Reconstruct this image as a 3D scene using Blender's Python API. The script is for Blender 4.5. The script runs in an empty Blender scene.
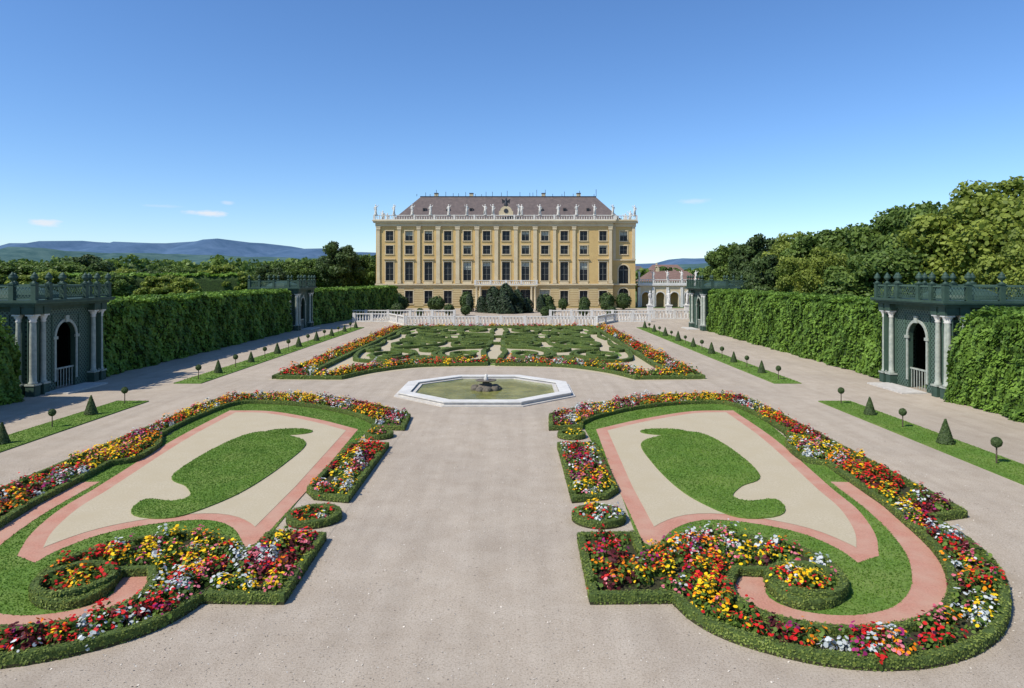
import bpy, bmesh, math, random
import numpy as np
from mathutils import Vector, Matrix
rng=np.random.default_rng(7); random.seed(7)
scene=bpy.context.scene
AX=-1.6                      # garden axis (metres, world X)
FO=680.; CH=7.; HY=277.      # survey constants used to turn measured photo points into plan metres
def G(px,py,z=0.):
    k=(CH-z)/(py-HY); return ((px-512)*k, FO*k)
def mirx(x): return 2*AX-x

# ------------------------------------------------------------------ materials
def new_mat(name):
    m=bpy.data.materials.new(name); m.use_nodes=True
    nt=m.node_tree; b=nt.nodes['Principled BSDF']; return m,nt,b
def mat(name,c1,c2=None,scale=3.,rough=.8,bump=0.,bscale=None,metal=0.,spec=.3,c3=None,scale3=.15,bdist=.05):
    m,nt,b=new_mat(name); N=nt.nodes; L=nt.links
    if c2 is None: c2=tuple(x*.82 for x in c1)
    tc=N.new('ShaderNodeTexCoord')
    n=N.new('ShaderNodeTexNoise'); n.inputs['Scale'].default_value=scale; n.inputs['Detail'].default_value=6; n.inputs['Roughness'].default_value=.65
    L.new(tc.outputs['Object'],n.inputs['Vector'])
    r=N.new('ShaderNodeValToRGB'); r.color_ramp.elements[0].position=.34; r.color_ramp.elements[1].position=.66
    r.color_ramp.elements[0].color=(*c2,1); r.color_ramp.elements[1].color=(*c1,1)
    L.new(n.outputs['Fac'],r.inputs['Fac']); out=r.outputs['Color']
    if c3 is not None:
        n3=N.new('ShaderNodeTexNoise'); n3.inputs['Scale'].default_value=scale3; n3.inputs['Detail'].default_value=5
        L.new(tc.outputs['Object'],n3.inputs['Vector'])
        r3=N.new('ShaderNodeValToRGB'); r3.color_ramp.elements[0].position=.4; r3.color_ramp.elements[1].position=.68
        r3.color_ramp.elements[0].color=(0,0,0,1); r3.color_ramp.elements[1].color=(.8,.8,.8,1)
        L.new(n3.outputs['Fac'],r3.inputs['Fac'])
        mx=N.new('ShaderNodeMixRGB'); mx.inputs['Color2'].default_value=(*c3,1)
        L.new(r3.outputs['Color'],mx.inputs['Fac']); L.new(out,mx.inputs['Color1']); out=mx.outputs['Color']
    L.new(out,b.inputs['Base Color'])
    b.inputs['Roughness'].default_value=rough; b.inputs['Metallic'].default_value=metal
    b.inputs['Specular IOR Level'].default_value=spec
    if bump>0:
        n2=N.new('ShaderNodeTexNoise'); n2.inputs['Scale'].default_value=bscale or scale*4; n2.inputs['Detail'].default_value=5
        L.new(tc.outputs['Object'],n2.inputs['Vector'])
        bp=N.new('ShaderNodeBump'); bp.inputs['Strength'].default_value=bump; bp.inputs['Distance'].default_value=bdist
        L.new(n2.outputs['Fac'],bp.inputs['Height']); L.new(bp.outputs['Normal'],b.inputs['Normal'])
    return m
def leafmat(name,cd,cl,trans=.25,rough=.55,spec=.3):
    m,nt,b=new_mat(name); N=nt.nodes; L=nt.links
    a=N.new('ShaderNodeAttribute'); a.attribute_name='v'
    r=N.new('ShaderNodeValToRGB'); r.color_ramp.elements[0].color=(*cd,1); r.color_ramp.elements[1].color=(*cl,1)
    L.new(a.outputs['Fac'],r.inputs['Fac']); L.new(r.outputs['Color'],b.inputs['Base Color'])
    b.inputs['Roughness'].default_value=rough; b.inputs['Specular IOR Level'].default_value=spec
    if trans>0:
        t=N.new('ShaderNodeBsdfTranslucent'); L.new(r.outputs['Color'],t.inputs['Color'])
        mx=N.new('ShaderNodeMixShader'); mx.inputs['Fac'].default_value=trans
        L.new(b.outputs[0],mx.inputs[1]); L.new(t.outputs[0],mx.inputs[2])
        L.new(mx.outputs[0],N['Material Output'].inputs['Surface'])
    return m
M={}
# gravel: grains + broad wear
m,nt,b=new_mat('gravel'); N=nt.nodes;L=nt.links
tc=N.new('ShaderNodeTexCoord'); 
def noise(sc,det=5,ro=.6,vec=None):
    n=N.new('ShaderNodeTexNoise'); n.inputs['Scale'].default_value=sc; n.inputs['Detail'].default_value=det; n.inputs['Roughness'].default_value=ro
    L.new(vec or tc.outputs['Object'],n.inputs['Vector']); return n
def ramp(src,p0,c0,p1,c1):
    r=N.new('ShaderNodeValToRGB'); r.color_ramp.elements[0].position=p0;r.color_ramp.elements[1].position=p1
    r.color_ramp.elements[0].color=(*c0,1);r.color_ramp.elements[1].color=(*c1,1); L.new(src,r.inputs['Fac']); return r
def mixc(kind,f,a,b_):
    x=N.new('ShaderNodeMixRGB'); x.blend_type=kind
    if isinstance(f,float): x.inputs['Fac'].default_value=f
    else: L.new(f,x.inputs['Fac'])
    L.new(a,x.inputs['Color1']);L.new(b_,x.inputs['Color2']); return x.outputs[0]
g1=ramp(noise(1.1,8,.7).outputs['Fac'],.3,(.475,.395,.30),.7,(.57,.49,.385))
g2=ramp(noise(24,3,.8).outputs['Fac'],.32,(.55,.53,.50),.70,(1.0,1.0,1.0))
g2.color_ramp.elements.new(.5).color=(.92,.92,.92,1)
g3=ramp(noise(.12,4,.6).outputs['Fac'],.35,(.86,.86,.87),.65,(1.0,1.0,1.0))
mp=N.new('ShaderNodeMapping'); mp.inputs['Scale'].default_value=(1.,.06,1.); L.new(tc.outputs['Object'],mp.inputs['Vector'])
g4=ramp(noise(1.6,4,.6,mp.outputs[0]).outputs['Fac'],.38,(.91,.905,.90),.6,(1.0,1.0,1.0))
c=mixc('MULTIPLY',1.,g1.outputs[0],g2.outputs[0]); c=mixc('MULTIPLY',1.,c,g3.outputs[0]); c=mixc('MULTIPLY',1.,c,g4.outputs[0])
L.new(c,b.inputs['Base Color']); b.inputs['Roughness'].default_value=.95; b.inputs['Specular IOR Level'].default_value=.1
bp=N.new('ShaderNodeBump'); bp.inputs['Strength'].default_value=.6; bp.inputs['Distance'].default_value=.02; L.new(noise(45,4,.7).outputs['Fac'],bp.inputs['Height']); L.new(bp.outputs[0],b.inputs['Normal'])
M['gravel']=m
M['stones']=leafmat('gravel_stone',(.22,.18,.14),(.66,.60,.50),trans=0,rough=.9)
M['ground']=mat('meadow_ground',(.09,.15,.035),(.06,.10,.025),scale=.05,rough=1)
M['grass']=mat('lawn_grass',(.14,.25,.036),(.09,.175,.024),scale=14,rough=.95,bump=.6,bscale=90,c3=(.20,.27,.06),scale3=.8)
M['brick']=mat('crushed_brick',(.54,.265,.185),(.40,.185,.125),scale=22,rough=.95,bump=.3,bscale=80,c3=(.50,.31,.22),scale3=1.2)
M['sand']=mat('pale_sand',(.53,.46,.32),(.41,.345,.23),scale=20,rough=.95,bump=.25,bscale=80,c3=(.45,.38,.25),scale3=1.)
M['soil']=mat('flower_soil',(.06,.06,.022),(.03,.03,.015),scale=12,rough=1,bump=.6)
M['boxcore']=mat('box_core',(.10,.15,.03),(.05,.08,.018),scale=9,rough=.9,bump=.9,bscale=35)
M['hedgecore']=mat('hedge_core',(.045,.085,.016),(.015,.032,.008),scale=3.2,rough=.9,bump=1.,bscale=9,bdist=.15)
M['boxleaf']=leafmat('box_leaf',(.075,.115,.018),(.27,.33,.065))
M['hedgeleaf']=leafmat('hedge_leaf',(.065,.135,.017),(.24,.39,.058),trans=.35)
M['topleaf']=leafmat('topiary_leaf',(.03,.055,.018),(.11,.16,.05),trans=.15)
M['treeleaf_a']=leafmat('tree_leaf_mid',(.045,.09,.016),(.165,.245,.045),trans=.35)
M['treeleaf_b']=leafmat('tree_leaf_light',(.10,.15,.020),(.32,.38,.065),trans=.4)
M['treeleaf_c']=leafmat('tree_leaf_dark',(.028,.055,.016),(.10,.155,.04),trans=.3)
M['yewleaf']=leafmat('yew_leaf',(.012,.025,.012),(.045,.075,.03),trans=.1)
M['bark']=mat('bark',(.12,.09,.065),(.06,.045,.03),scale=6,rough=.95,bump=.8)
M['grassblade']=leafmat('grass_blade',(.09,.18,.022),(.22,.36,.05),trans=.35)
fl={'red':((.48,.008,.012),(.78,.03,.025)),'yellow':((.88,.45,.005),(.98,.72,.02)),'orange':((.80,.16,.005),(.92,.36,.01)),
 'pink':((.50,.06,.11),(.80,.27,.30)),'magenta':((.20,.012,.08),(.42,.03,.17)),'silver':((.42,.47,.45),(.75,.76,.74)),
 'maroon':((.06,.012,.015),(.18,.025,.03)),'fleaf':((.05,.10,.016),(.17,.26,.04))}
for k,(a,b_) in fl.items(): M[k]=leafmat('petals_'+k if k!='fleaf' else 'bedding_leaf',a,b_,trans=.2,rough=.6,spec=.2)
M['stone']=mat('pale_stone',(.60,.57,.51),(.45,.42,.37),scale=3,rough=.75,bump=.15,bscale=30)
M['stonewhite']=mat('white_stone',(.70,.68,.62),(.55,.53,.48),scale=2,rough=.7,bump=.1,bscale=20)
M['rock']=mat('dark_rock',(.20,.17,.13),(.09,.08,.06),scale=5,rough=.8,bump=.8)
M['ochre']=mat('ochre_stucco',(.60,.43,.18),(.52,.36,.15),scale=.5,rough=.9,bump=.1,bscale=12)
M['cream']=mat('cream_stucco',(.64,.54,.35),(.54,.44,.28),scale=.6,rough=.9)
M['cream2']=mat('rusticated_stucco',(.58,.46,.24),(.50,.38,.20),scale=.7,rough=.9)
M['roof']=mat('roof_tile',(.155,.122,.11),(.105,.085,.08),scale=1.2,rough=.9,bump=.4,bscale=8)
M['roofred']=mat('roof_tile_red',(.22,.14,.11),(.16,.10,.08),scale=1.2,rough=.9)
M['glass']=mat('window_glass',(.022,.024,.028),(.008,.009,.011),scale=.35,rough=.25,spec=.3)
M['frame']=mat('window_frame',(.22,.22,.19),(.16,.16,.14),rough=.6)
M['metal']=mat('dark_metal',(.08,.085,.09),(.05,.05,.055),rough=.5,metal=.6)
M['pgreen']=mat('pavilion_green',(.048,.090,.064),(.028,.056,.040),scale=1.5,rough=.6)
M['ppale']=mat('pavilion_pale',(.42,.44,.37),(.27,.30,.255),scale=4,rough=.6)
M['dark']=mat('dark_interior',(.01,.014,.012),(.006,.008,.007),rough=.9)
M['ptrim']=mat('pavilion_lath',(.075,.128,.092),(.055,.098,.072),scale=3,rough=.6)
# trellis: diagonal laths over shade
m,nt,b=new_mat('trellis'); N=nt.nodes;L=nt.links
tc=N.new('ShaderNodeTexCoord'); outs=[]
sx=N.new('ShaderNodeSeparateXYZ'); L.new(tc.outputs['Object'],sx.inputs[0])
ad=N.new('ShaderNodeMath'); ad.operation='ADD'; L.new(sx.outputs[0],ad.inputs[0]); L.new(sx.outputs[1],ad.inputs[1])
for sgn in (1,-1):
    q=N.new('ShaderNodeMath'); q.operation='MULTIPLY_ADD'; q.inputs[1].default_value=sgn
    L.new(sx.outputs[2],q.inputs[0]); L.new(ad.outputs[0],q.inputs[2])
    f=N.new('ShaderNodeMath'); f.operation='MULTIPLY'; f.inputs[1].default_value=3.6; L.new(q.outputs[0],f.inputs[0])
    g=N.new('ShaderNodeMath'); g.operation='FRACT'; L.new(f.outputs[0],g.inputs[0])
    h=N.new('ShaderNodeMath'); h.operation='LESS_THAN'; h.inputs[1].default_value=.40; L.new(g.outputs[0],h.inputs[0]); outs.append(h)
mx=N.new('ShaderNodeMath'); mx.operation='MAXIMUM'; L.new(outs[0].outputs[0],mx.inputs[0]); L.new(outs[1].outputs[0],mx.inputs[1])
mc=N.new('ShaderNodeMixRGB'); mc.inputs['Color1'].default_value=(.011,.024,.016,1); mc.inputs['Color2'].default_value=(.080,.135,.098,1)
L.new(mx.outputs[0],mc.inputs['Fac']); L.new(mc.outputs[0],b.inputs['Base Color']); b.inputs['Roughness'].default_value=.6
bp=N.new('ShaderNodeBump'); bp.inputs['Distance'].default_value=.03; L.new(mx.outputs[0],bp.inputs['Height']); L.new(bp.outputs[0],b.inputs['Normal'])
M['trellis']=m
# water
m,nt,b=new_mat('pond_water'); N=nt.nodes;L=nt.links
tc=N.new('ShaderNodeTexCoord'); n=N.new('ShaderNodeTexNoise'); n.inputs['Scale'].default_value=.7; n.inputs['Detail'].default_value=4
L.new(tc.outputs['Object'],n.inputs['Vector'])
r=N.new('ShaderNodeValToRGB'); r.color_ramp.elements[0].color=(.13,.14,.03,1); r.color_ramp.elements[1].color=(.26,.26,.075,1)
r.color_ramp.elements[0].position=.35; r.color_ramp.elements[1].position=.65
L.new(n.outputs['Fac'],r.inputs['Fac']); L.new(r.outputs[0],b.inputs['Base Color']); b.inputs['Roughness'].default_value=.15; b.inputs['Specular IOR Level'].default_value=.2
n2=N.new('ShaderNodeTexNoise'); n2.inputs['Scale'].default_value=5; L.new(tc.outputs['Object'],n2.inputs['Vector'])
bp=N.new('ShaderNodeBump'); bp.inputs['Strength'].default_value=.25; bp.inputs['Distance'].default_value=.04
L.new(n2.outputs['Fac'],bp.inputs['Height']); L.new(bp.outputs[0],b.inputs['Normal']); M['water']=m
M['hillfar']=mat('hazy_hill',(.10,.165,.26),(.06,.115,.19),scale=.008,rough=1,spec=0)  # distance haze is painted in as a bluish base colour
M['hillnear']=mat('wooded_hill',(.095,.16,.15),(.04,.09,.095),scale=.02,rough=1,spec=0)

# ------------------------------------------------------------------ mesh helpers
def link(o,parent=None):
    scene.collection.objects.link(o)
    if parent is not None: o.parent=parent
    return o
def empty(name,loc=(0,0,0)):
    e=bpy.data.objects.new(name,None); e.location=loc; link(e); return e
class MB:
    def __init__(s,T=None): s.v=[];s.f=[];s.m=[];s.mats=[];s.T=T;s.sm=[]
    def mi(s,k):
        if k not in s.mats: s.mats.append(k)
        return s.mats.index(k)
    def add(s,vs,fs,k,smooth=False):
        o=len(s.v); i=s.mi(k)
        for p in vs: s.v.append(tuple(s.T(*p)) if s.T else tuple(p))
        for f in fs: s.f.append(tuple(o+j for j in f)); s.m.append(i); s.sm.append(smooth)
    def box(s,x0,x1,y0,y1,z0,z1,k):
        s.add([(x0,y0,z0),(x1,y0,z0),(x1,y1,z0),(x0,y1,z0),(x0,y0,z1),(x1,y0,z1),(x1,y1,z1),(x0,y1,z1)],
              [(0,3,2,1),(4,5,6,7),(0,1,5,4),(1,2,6,5),(2,3,7,6),(3,0,4,7)],k)
    def lathe(s,cx,cy,prof,k,seg=10,sx=1.,sy=1.,rot=0.,smooth=True):
        vs=[];fs=[]
        for r_,z in prof:
            for j in range(seg):
                a=rot+2*math.pi*j/seg; vs.append((cx+r_*sx*math.cos(a),cy+r_*sy*math.sin(a),z))
        for i in range(len(prof)-1):
            for j in range(seg):
                j2=(j+1)%seg; fs.append((i*seg+j,i*seg+j2,(i+1)*seg+j2,(i+1)*seg+j))
        s.add(vs,fs,k,smooth)
        n=len(prof)-1
        s.add(vs[n*seg:],[tuple(range(seg))],k)
    def cone(s,p0,p1,r0,r1,k,seg=7):
        p0=Vector(p0);p1=Vector(p1);d=(p1-p0).normalized()
        a=d.orthogonal().normalized(); b_=d.cross(a); vs=[]
        for p,r_ in((p0,r0),(p1,r1)):
            for j in range(seg):
                t=2*math.pi*j/seg; vs.append(tuple(p+a*math.cos(t)*r_+b_*math.sin(t)*r_))
        s.add(vs,[(j,(j+1)%seg,seg+(j+1)%seg,seg+j) for j in range(seg)]+[tuple(range(seg,2*seg))],k,True)
    def poly(s,pts,z,k):
        s.add([(p[0],p[1],z) for p in pts],[tuple(range(len(pts)))],k)
    def slab(s,pts,z0,z1,k):
        n=len(pts)
        s.add([(p[0],p[1],z0) for p in pts]+[(p[0],p[1],z1) for p in pts],
              [tuple(range(n,2*n))]+[(i,(i+1)%n,n+(i+1)%n,n+i) for i in range(n)],k)
    def obj(s,name,parent=None,loc=(0,0,0),fix=True):
        me=bpy.data.meshes.new(name); me.from_pydata(s.v,[],s.f)
        for k in s.mats: me.materials.append(M[k])
        me.polygons.foreach_set('material_index',s.m); me.polygons.foreach_set('use_smooth',s.sm)
        if fix:
            bm=bmesh.new(); bm.from_mesh(me); bmesh.ops.recalc_face_normals(bm,faces=bm.faces); bm.to_mesh(me); bm.free()
        me.update(); o=bpy.data.objects.new(name,me); o.location=loc; link(o,parent); return o
def rnd_dirs(n,r=None):
    r=r or rng; d=r.normal(size=(n,3)); return d/np.linalg.norm(d,axis=1)[:,None]
def cloud_mesh(name,C,Nn,S,mi,mats,k=4,el=1.3,v=None):
    n=len(C); C=np.asarray(C,float); Nn=Nn/np.maximum(np.linalg.norm(Nn,axis=1)[:,None],1e-6)
    R=rnd_dirs(n); T=np.cross(Nn,R); T/=np.maximum(np.linalg.norm(T,axis=1)[:,None],1e-6); B=np.cross(Nn,T)
    S=np.broadcast_to(np.asarray(S,float),(n,))
    V=np.empty((n,k,3))
    for j in range(k):
        a=2*math.pi*j/k
        V[:,j]=C+S[:,None]*(math.cos(a)*el*T+math.sin(a)*B)
    me=bpy.data.meshes.new(name); me.vertices.add(n*k); me.loops.add(n*k); me.polygons.add(n)
    me.vertices.foreach_set('co',V.ravel()); me.loops.foreach_set('vertex_index',np.arange(n*k,dtype=np.int32))
    me.polygons.foreach_set('loop_start',np.arange(0,n*k,k,dtype=np.int32))
    for q in mats: me.materials.append(M[q])
    me.polygons.foreach_set('material_index',np.broadcast_to(np.asarray(mi,dtype=np.int32),(n,)).copy())
    me.update(calc_edges=True)
    at=me.attributes.new('v','FLOAT','FACE')
    if v is None: v=rng.random(n)
    at.data.foreach_set('value',np.clip(v,0,1).astype(np.float32)); return me
def cloud(name,C,Nn,S,mi,mats,parent=None,**kw):
    return link(bpy.data.objects.new(name,cloud_mesh(name,C,Nn,S,mi,mats,**kw)),parent)

def catmull(P,step=.25):
    P=np.array(P,float)
    if len(P)<3:
        n=max(2,int(np.linalg.norm(P[1]-P[0])/step)); t=np.linspace(0,1,n)[:,None]; return P[0]*(1-t)+P[1]*t
    Q=np.vstack([2*P[0]-P[1],P,2*P[-1]-P[-2]]); out=[]
    for i in range(1,len(Q)-2):
        n=max(2,int(np.linalg.norm(Q[i+1]-Q[i])/step)); t=np.linspace(0,1,n,endpoint=False)[:,None]
        p0,p1,p2,p3=Q[i-1],Q[i],Q[i+1],Q[i+2]
        out.append(.5*((2*p1)+(-p0+p2)*t+(2*p0-5*p1+4*p2-p3)*t**2+(-p0+3*p1-3*p2+p3)*t**3))
    out.append(Q[-2][None]); return np.vstack(out)
def smooth_path(pts,closed=True,step=.25,conv=True):
    W=[(G(p[0],p[1]) if conv else (p[0],p[1])) for p in pts]; C=[len(p)>2 for p in pts]; n=len(W)
    if closed:
        if not any(C):
            ext=np.array([W[-1]]+W+[W[0],W[1]]); out=[]
            for i in range(1,len(ext)-2):
                m_=max(2,int(np.linalg.norm(ext[i+1]-ext[i])/step)); t=np.linspace(0,1,m_,endpoint=False)[:,None]
                p0,p1,p2,p3=ext[i-1],ext[i],ext[i+1],ext[i+2]
                out.append(.5*((2*p1)+(-p0+p2)*t+(2*p0-5*p1+4*p2-p3)*t**2+(-p0+3*p1-3*p2+p3)*t**3))
            return np.vstack(out)
        s=C.index(True); W=W[s:]+W[:s]; C=C[s:]+C[:s]; W.append(W[0]); C.append(True)
    out=[];cur=[W[0]]
    for i in range(1,len(W)):
        cur.append(W[i])
        if C[i] or i==len(W)-1:
            out.append(catmull(cur,step)[:-1]); cur=[W[i]]
    r_=np.vstack(out)
    if not closed: r_=np.vstack([r_,np.array(W[-1])[None]])
    return r_
def area(P): x,y=P[:,0],P[:,1]; return .5*np.sum(x*np.roll(y,-1)-y*np.roll(x,-1))
def dist(P,Q,closed=True):
    d=np.full(len(P),1e9); n=len(Q)
    for i in range(n if closed else n-1):
        a=Q[i];b_=Q[(i+1)%n];ab=b_-a;l=max(ab@ab,1e-12)
        t=np.clip(((P-a)@ab)/l,0,1); d=np.minimum(d,np.linalg.norm(P-(a+t[:,None]*ab),axis=1))
    return d
def offset(P,d,closed=True,clean=True):   # positive = inward (closed) / left (open)
    P=np.array(P)
    if closed: nx=np.roll(P,-1,0)-P; pv=P-np.roll(P,1,0); sg=1 if area(P)>0 else -1
    else:
        nx=np.vstack([P[1:]-P[:-1],P[-1:]-P[-2:-1]]); pv=np.vstack([P[1:2]-P[:1],P[1:]-P[:-1]]); sg=1
    nx=nx/np.maximum(np.linalg.norm(nx,axis=1)[:,None],1e-9); pv=pv/np.maximum(np.linalg.norm(pv,axis=1)[:,None],1e-9)
    n1=np.stack([-nx[:,1],nx[:,0]],1); n2=np.stack([-pv[:,1],pv[:,0]],1); b_=n1+n2
    l=np.maximum(np.linalg.norm(b_,axis=1),.6); b_=b_/l[:,None]; c=np.maximum(np.sum(b_*n1,axis=1),.6)
    R=P+sg*b_*(d/c)[:,None]
    if closed and clean:
        R=R[dist(R,P)>abs(d)*.93]
    return R
def pip(P,Q):
    x,y=P[:,0],P[:,1]; ins=np.zeros(len(P),bool); n=len(Q)
    for i in range(n):
        x1,y1=Q[i];x2,y2=Q[(i+1)%n]
        c=((y1>y)!=(y2>y)); 
        if y1!=y2: ins^=c&(x<(x2-x1)*(y-y1)/(y2-y1)+x1)
    return ins
def sample(Q,dens,r=None):
    Q=np.asarray(Q); lo=Q.min(0);hi=Q.max(0); n=int((hi-lo).prod()*dens)
    P=rng.random((n,2))*(hi-lo)+lo; return P[pip(P,Q)]
def ribbon(path,w):
    return np.vstack([offset(path,w/2,False),offset(path,-w/2,False)[::-1]])
def circ(cx,cy,r_,n=24,ry=None):
    a=np.arange(n)*2*math.pi/n; return np.stack([cx+r_*np.cos(a),cy+(ry or r_)*np.sin(a)],1)
def M2(P,mir):
    P=np.array(P,float).copy()
    if mir: P[:,0]=2*AX-P[:,0]
    return P

# clipped box edging: swept body + leaves
class Edging:
    def __init__(s): s.mb=MB(); s.C=[];s.N=[]
    def run(s,path,w,h,closed=True,dens=380,core='boxcore'):
        P=np.array(path); n=len(P)
        prof=[(-.5,0),(-.5,.86),(-.42,1),(.42,1),(.5,.86),(.5,0)]
        rings=[(offset(P,u*w,closed,False),z*h) for (u,z) in prof]
        vs=[]
        jit=rng.normal(size=(n,))*.008
        for o,z in rings:
            for i in range(n): vs.append((o[i,0],o[i,1],z+(jit[i] if z>0 else 0)))
        fs=[]
        m_=n if closed else n-1
        for a in range(5):
            for i in range(m_):
                j=(i+1)%n; fs.append((a*n+i,a*n+j,(a+1)*n+j,(a+1)*n+i))
        if not closed:
            fs.append(tuple(a*n for a in range(6))); fs.append(tuple(a*n+n-1 for a in range(6))[::-1])
        s.mb.add(vs,fs,core)
        seg=(np.roll(P,-1,0)-P) if closed else P[1:]-P[:-1]
        L_=np.linalg.norm(seg,axis=1); tot=L_.sum(); cnt=int(tot*(2*h+w)*dens)
        if cnt<1: return
        idx=rng.choice(len(L_),cnt,p=L_/tot); t=rng.random(cnt)[:,None]
        base=P[idx]+seg[idx]*t; d=seg[idx]/np.maximum(L_[idx],1e-6)[:,None]; nn=np.stack([-d[:,1],d[:,0]],1)
        q=rng.random(cnt)*(2*h+w); C=np.zeros((cnt,3));Nn=np.zeros((cnt,3))
        lf=q<h; tp=(q>=h)&(q<h+w); rt=q>=h+w
        for msk,sd in((lf,1),(rt,-1)):
            z=rng.random(msk.sum())*h; C[msk,:2]=base[msk]+nn[msk]*sd*(w/2+.006); C[msk,2]=z; Nn[msk,:2]=nn[msk]*sd; Nn[msk,2]=.3
        u=(rng.random(tp.sum())-.5)*w; C[tp,:2]=base[tp]+nn[tp]*u[:,None]; C[tp,2]=h+.006; Nn[tp,2]=1
        C+=rng.normal(size=C.shape)*.008; Nn+=rng.normal(size=C.shape)*.35
        s.C.append(C);s.N.append(Nn)
    def obj(s,name,size=.019,leaf='boxleaf',parent=None):
        o=s.mb.obj(name,parent)
        if s.C:
            C=np.vstack(s.C);Nn=np.vstack(s.N)
            v=.48+.25*np.sin(C[:,0]*1.3+C[:,1]*.7)*np.sin(C[:,1]*2.1)+rng.normal(size=len(C))*.2
            cloud('box_leaves',C,Nn,size*(.7+.6*rng.random(len(C))),0,[leaf],parent=o,v=v)
        return o

# bedding plants
FK=['fleaf','red','yellow','orange','pink','magenta','silver','maroon']
def bedding(name,polys,dens=9.,sc=1.,clear=.2,parent=None,weights=(.30,.29,.13,.08,.07,.09,.08),nl=34,nb=20,avoid=None,hs=1.):
    C=[];Nn=[];S=[];MI=[];V=[]
    for Q in polys:
        P=sample(Q,dens); 
        if len(P)==0: continue
        P=P[dist(P,Q)>clear]
        if avoid is not None: P=P[np.linalg.norm(P-avoid[0],axis=1)>avoid[1]]
        for p in P:
            w=np.array(weights)*(.12+1.9*(np.sin(p[0]*.85+np.arange(7)*2.1+.6*math.sin(p[1]*1.7))*np.sin(p[1]*.75+np.arange(7)*1.3+.6*math.sin(p[0]*1.3))>.05))
            gap=.5+.5*math.sin(p[0]*2.3+1.7*math.sin(p[1]*1.9))*math.sin(p[1]*2.6+p[0])
            kind=1+rng.choice(7,p=w/w.sum()); R=sc*(.14+.14*rng.random()); hh=sc*hs*(.15+.16*gap+.20*rng.random())
            if kind in(6,): hh*=1.15
            n=nl; d=rnd_dirs(n); d[:,2]=np.abs(d[:,2]); r_=(.55+.5*rng.random(n))[:,None]
            C.append(np.array([p[0],p[1],.04])+d*r_*np.array([R,R,hh])); Nn.append(d+rng.normal(size=(n,3))*.5)
            S.append(sc*(.026+.028*rng.random(n))); 
            lk=0
            if kind==6: lk=6 if rng.random()<.6 else 0
            if kind==7: lk=7
            MI.append(np.full(n,lk)); V.append(rng.random(n)*.8)
            n=max(2,int(nb*(.2+1.2*rng.random())*(.35+.85*gap))) if kind!=7 else 8
            d=rnd_dirs(n); d[:,2]=np.abs(d[:,2])+.25; d/=np.linalg.norm(d,axis=1)[:,None]
            C.append(np.array([p[0],p[1],.07])+d*np.array([R,R,hh])*(1+.14*rng.random((n,1)))); Nn.append(d*.8+np.array([0,0,.7])+rng.normal(size=(n,3))*.35)
            S.append(sc*(.020+.028*rng.random(n))); MI.append(np.full(n,kind if kind!=7 else rng.choice([1,7]))); V.append(rng.random(n))
    C=np.vstack(C);Nn=np.vstack(Nn);S=np.concatenate(S);MI=np.concatenate(MI);V=np.concatenate(V)
    return cloud(name,C,Nn,S,MI,FK,parent=parent,k=6,el=1.1,v=V)

# ------------------------------------------------------------------ ground sheets
mb=MB(); mb.poly([(-9000,-300),(9000,-300),(9000,12000),(-9000,12000)],-.012,'ground'); mb.obj('ground')
mb=MB(); mb.poly([(-29.2,-12),(26,-12),(26,97),(29,97),(29,100),(60,100),(60,152.9),(-60,152.9),(-60,138),(-29.2,138)],0,'gravel'); gp=mb.obj('gravel_path')

# ------------------------------------------------------------------ foreground parterre beds
OUT=[(549,418,1),(580,410),(612,404),(645,399),(700,397),(738,399),(765,409),(795,425),(818,437,1),(893,477,1),(968,518,1),(934,523,1),(975,550),(1003,580),(1010,618),(990,648),(940,667),(870,671),(800,662),(730,642),(692,622),(672,604,1),(590,605,1),(577,540,1)]
INN=[(637,539,1),(645,559,1),(662,549),(690,540),(720,539),(760,544),(798,553),(830,568),(848,588),(842,605),(820,612),(790,609),(770,596),(763,579,1),(739,578,1),(733,595),(752,615),(798,630),(850,636),(902,631),(936,617),(948,590),(932,553),(884,508,1),(826,467,1),(802,462),(786,448),(788,437,1),(763,421),(729,406),(690,405),(640,410),(600,419),(583,426,1),(583,430,1),(549,431,1)]
IREG=[(583,426,1),(600,419),(640,410),(690,405),(729,406),(763,421),(788,440,1),(826,467,1),(884,508,1),(932,553),(948,590),(936,617),(902,631),(850,636),(798,630),(752,615),(733,595),(739,578,1),(763,579,1),(770,596),(790,609),(820,612),(842,605),(848,588),(830,568),(798,553),(760,544),(720,539),(690,540),(662,549),(645,559,1),(637,539,1),(622,497,1)]
SREG=[(596,430,1),(640,420),(690,412),(733,411,1),(775,440),(835,492,1),(858,511),(875,535),(879,557,1),(858,564,1),(838,550),(800,534),(750,524),(705,521),(676,529),(654,549,1),(643,543,1),(617,487,1)]
LAWN=[(240,438),(264,433),(290,437),(306,445),(285,465),(250,489),(215,506),(175,519),(140,519),(131,512),(146,501),(172,503),(190,498),(186,488),(172,478),(203,456)]
bedpolys=[]
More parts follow.
